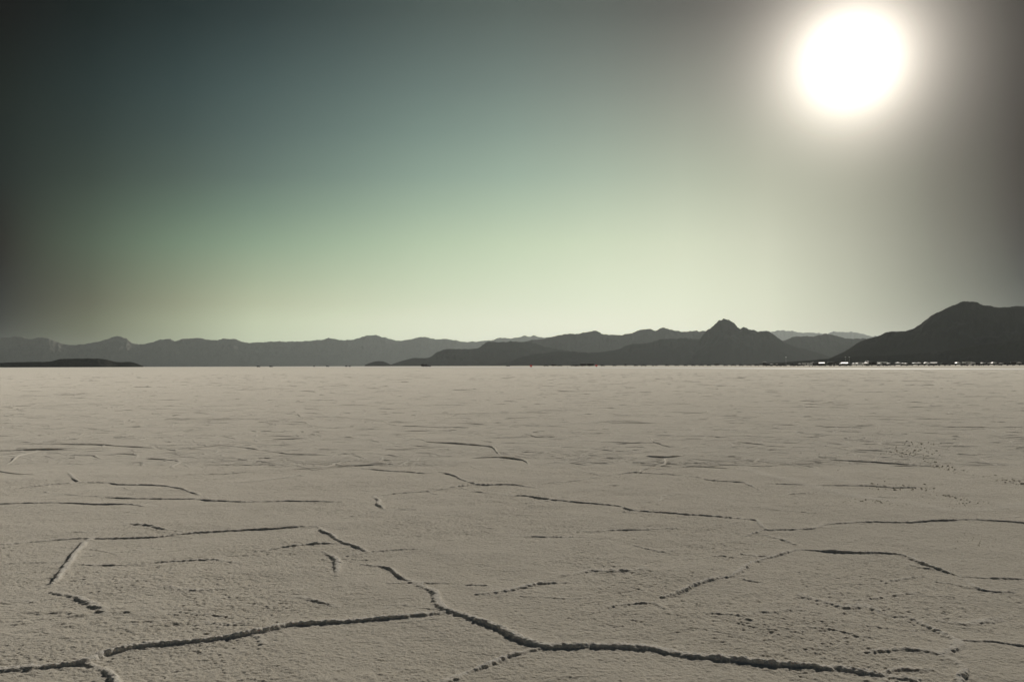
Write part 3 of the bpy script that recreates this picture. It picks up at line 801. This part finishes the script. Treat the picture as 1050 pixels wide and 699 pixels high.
# (picture x, kind, distance m, turn)
ROW = [(784, 'dark_trailer', 600, PI/2), (788, 'suv', 640, 0), (791, 'canopy', 820, 0), (794, 'pickup', 640, .2), (799, 'suv', 620, 0), (802, 'pickup', 700, .5), (806, 'mast', 780, 0), (797, 'canopy', 840, 0),
 (813, 'suv', 640, 0), (816, 'pickup', 660, .3), (820, 'canopy', 700, 0), (822, 'suv', 700, 0), (826, 'white_trailer', 860, 0), (831.5, 'white_pickup', 470, PI/2), (835, 'dark_trailer', 740, .4), (838, 'suv', 620, 0),
 (842, 'marquee', 780, PI/2), (844, 'suv', 620, 0), (849, 'pickup', 620, 0), (853, 'dark_trailer', 680, .3), (858, 'pickup', 620, .2), (862, 'canopy', 760, 0), (866, 'marquee', 830, PI/2), (867, 'mast', 800, 0), (871, 'mast', 820, 0),
 (864, 'suv', 620, 0), (870, 'suv', 650, .3), (875, 'canopy', 700, 0), (878.5, 'canopy', 640, 0), (881, 'motorhome', 760, 0), (884, 'canopy', 800, 0), (888, 'canopy', 560, .4), (891, 'dark_trailer', 620, .5), (895, 'canopy', 800, 0), (897, 'pickup', 600, 0), (901.5, 'canopy', 600, 0), (905, 'motorhome', 640, .3), (908, 'suv', 600, 0),
 (911, 'canopy', 700, .3), (915, 'suv', 640, 0), (920.5, 'canopy', 480, 0), (925.5, 'canopy', 680, 0), (929, 'canopy', 780, .3), (927, 'suv', 600, 0), (933, 'suv', 640, 0), (938, 'canopy', 560, .2), (942, 'canopy', 520, 0), (945, 'pickup', 620, 0),
 (950, 'canopy', 500, .2), (957.5, 'marquee', 900, PI/2), (955, 'suv', 600, .2), (960, 'pickup', 640, 0), (966, 'pickup', 640, .3), (971, 'suv', 690, 0), (977, 'pickup', 700, 0), (982, 'canopy', 560, .3),
 (988, 'canopy', 640, 0), (992, 'motorhome', 720, 0), (989, 'suv', 560, 0), (997.5, 'canopy', 540, 0), (1001, 'pickup', 600, .2), (1004, 'suv', 650, 0), (1008, 'canopy', 640, .2), (1011, 'suv', 620, 0), (1014.5, 'canopy', 700, 0), (1019, 'canopy', 560, .3), (1022, 'suv', 640, 0),
 (1026, 'canopy', 760, 0), (1030, 'pickup', 640, .2), (1036, 'suv', 640, 0), (1041, 'dark_trailer', 760, .3), (1045, 'canopy', 560, 0), (1048, 'suv', 620, 0),
 # the sparse line left of the camp
 (435, 'dark_trailer', 900, 0), (439, 'pickup', 800, 0), (265, 'suv', 1100, 0), (278, 'suv', 1100, 0), (322, 'pickup', 1100, PI/2), (336, 'suv', 1150, 0), (355, 'pickup', 900, PI/2), (358.5, 'suv', 950, PI/2),
 (521, 'suv', 1000, 0), (560, 'pickup', 900, 0), (568, 'dark_trailer', 1100, 0), (574, 'pickup', 900, 0), (588, 'pickup', 800, 0), (592, 'suv', 780, 0), (598, 'dark_trailer', 850, 0), (605.5, 'dark_trailer', 800, 0),
 (618, 'suv', 900, 0), (630, 'suv', 950, 0), (641.5, 'dark_trailer', 900, PI/2), (652, 'suv', 900, 0), (660, 'pickup', 760, 0), (669.5, 'suv', 800, PI/2), (673, 'pickup', 850, PI/2),
 (684, 'suv', 950, 0), (694, 'pickup', 950, 0), (703, 'suv', 900, 0), (711, 'suv', 900, 0), (719, 'pickup', 850, 0), (727, 'suv', 850, 0), (735, 'dark_trailer', 1150, 0), (744, 'suv', 850, 0), (752, 'pickup', 850, 0), (760, 'suv', 800, 0), (768, 'pickup', 820, 0), (776, 'suv', 780, 0)]
ROW.sort(key=lambda t: t[0])
def zone(x):
    for lim, z in ((300, 'below the long left range'), (345, 'alone on the horizon left of the tiny knoll'), (365, 'just left of the tiny dark knoll'), (480, 'under the stepped headland'), (530, 'under the right end of the stepped headland'),
                   (585, 'between the two red marker boards'), (609, 'just left of the right red marker board'), (650, 'just right of the right red marker board'), (700, 'left of the pointed peak'), (735, 'under the left shoulder of the pointed peak'), (780, 'under the knobbed pointed peak'),
                   (805, 'at the left end of the camp row'), (838, 'left of the left marquee'), (856, 'beside the left marquee'), (875, 'beside the middle marquee'), (900, 'just right of the middle marquee'), (924, 'midway between middle and right marquees'),
                   (949, 'left of the right marquee'), (966, 'beside the right marquee'), (986, 'just right of the right marquee'), (1004, 'below the tall mountain summit'), (1022, 'right of the tall mountain summit'), (2000, 'near the right end of the camp row')):
        if x < lim: return z
from collections import Counter
cnt = Counter((zone(x), k) for x, k, _, _ in ROW); seen = Counter()
ORD = ['leftmost', 'second', 'third', 'fourth', 'fifth', 'sixth']
mq = iter(('left', 'middle', 'right'))
for x, k, d, rz in ROW:
    nm, cat, grp = INFO[k]; z = zone(x); key = (z, k)
    if k == 'marquee': lab = f'{next(mq)} of the three long white marquees in the camp row'
    elif cnt[key] > 1:
        lab = f'{ORD[seen[key]]} {nm} {z}' if seen[key] < cnt[key] - 1 else f'rightmost {nm} {z}'
    else: lab = f'{nm} {z}'
    seen[key] += 1
    place(k, x, d, rz, lab, cat, grp, {'canopy': .78, 'marquee': .8}.get(k, 1.0))
place('marker', 544.5, 430, PI/2, 'small red marker board standing alone below the stepped headland', 'marker', 'red course markers')
place('marker', 611.5, 470, PI/2, 'small red marker board just right of the long dark trailers', 'marker', 'red course markers')
place('stake', 582, 280, 0, 'thin pale stake between the two red marker boards', 'stake', None)

# ------------------------------------------------------------------ haze
def haze():
    bm = bmesh.new()
    bmesh.ops.create_cube(bm, size=1, matrix=Matrix.Translation((0, 0, 345)) @ Matrix.Diagonal((44000, 44000, 694, 1)))
    me = bpy.data.meshes.new('haze'); bm.to_mesh(me); bm.free()
    m = bpy.data.materials.new('haze_air'); m.use_nodes = True; nt = m.node_tree; nt.nodes.clear()
    o_ = N(nt, 'ShaderNodeOutputMaterial'); v = N(nt, 'ShaderNodeVolumePrincipled')
    v.inputs['Color'].default_value = (0.84, 0.93, 0.93, 1); v.inputs['Density'].default_value = 2.0e-5; v.inputs['Anisotropy'].default_value = 0.42
    nt.links.new(v.outputs[0], o_.inputs['Volume'])
    me.materials.append(m)
    o = bpy.data.objects.new('haze', me); COL.objects.link(o)
    tag(o, 'thin pale haze hanging over the whole flat', kind='stuff')
haze()

S.cycles.max_bounces = 4; S.cycles.diffuse_bounces = 2; S.cycles.glossy_bounces = 2; S.cycles.volume_bounces = 0
S.cycles.use_denoising = True; S.cycles.denoiser = 'OPENIMAGEDENOISE'; S.cycles.denoising_input_passes = 'RGB_ALBEDO_NORMAL'; S.cycles.denoising_prefilter = 'ACCURATE'
S.cycles.caustics_reflective = False
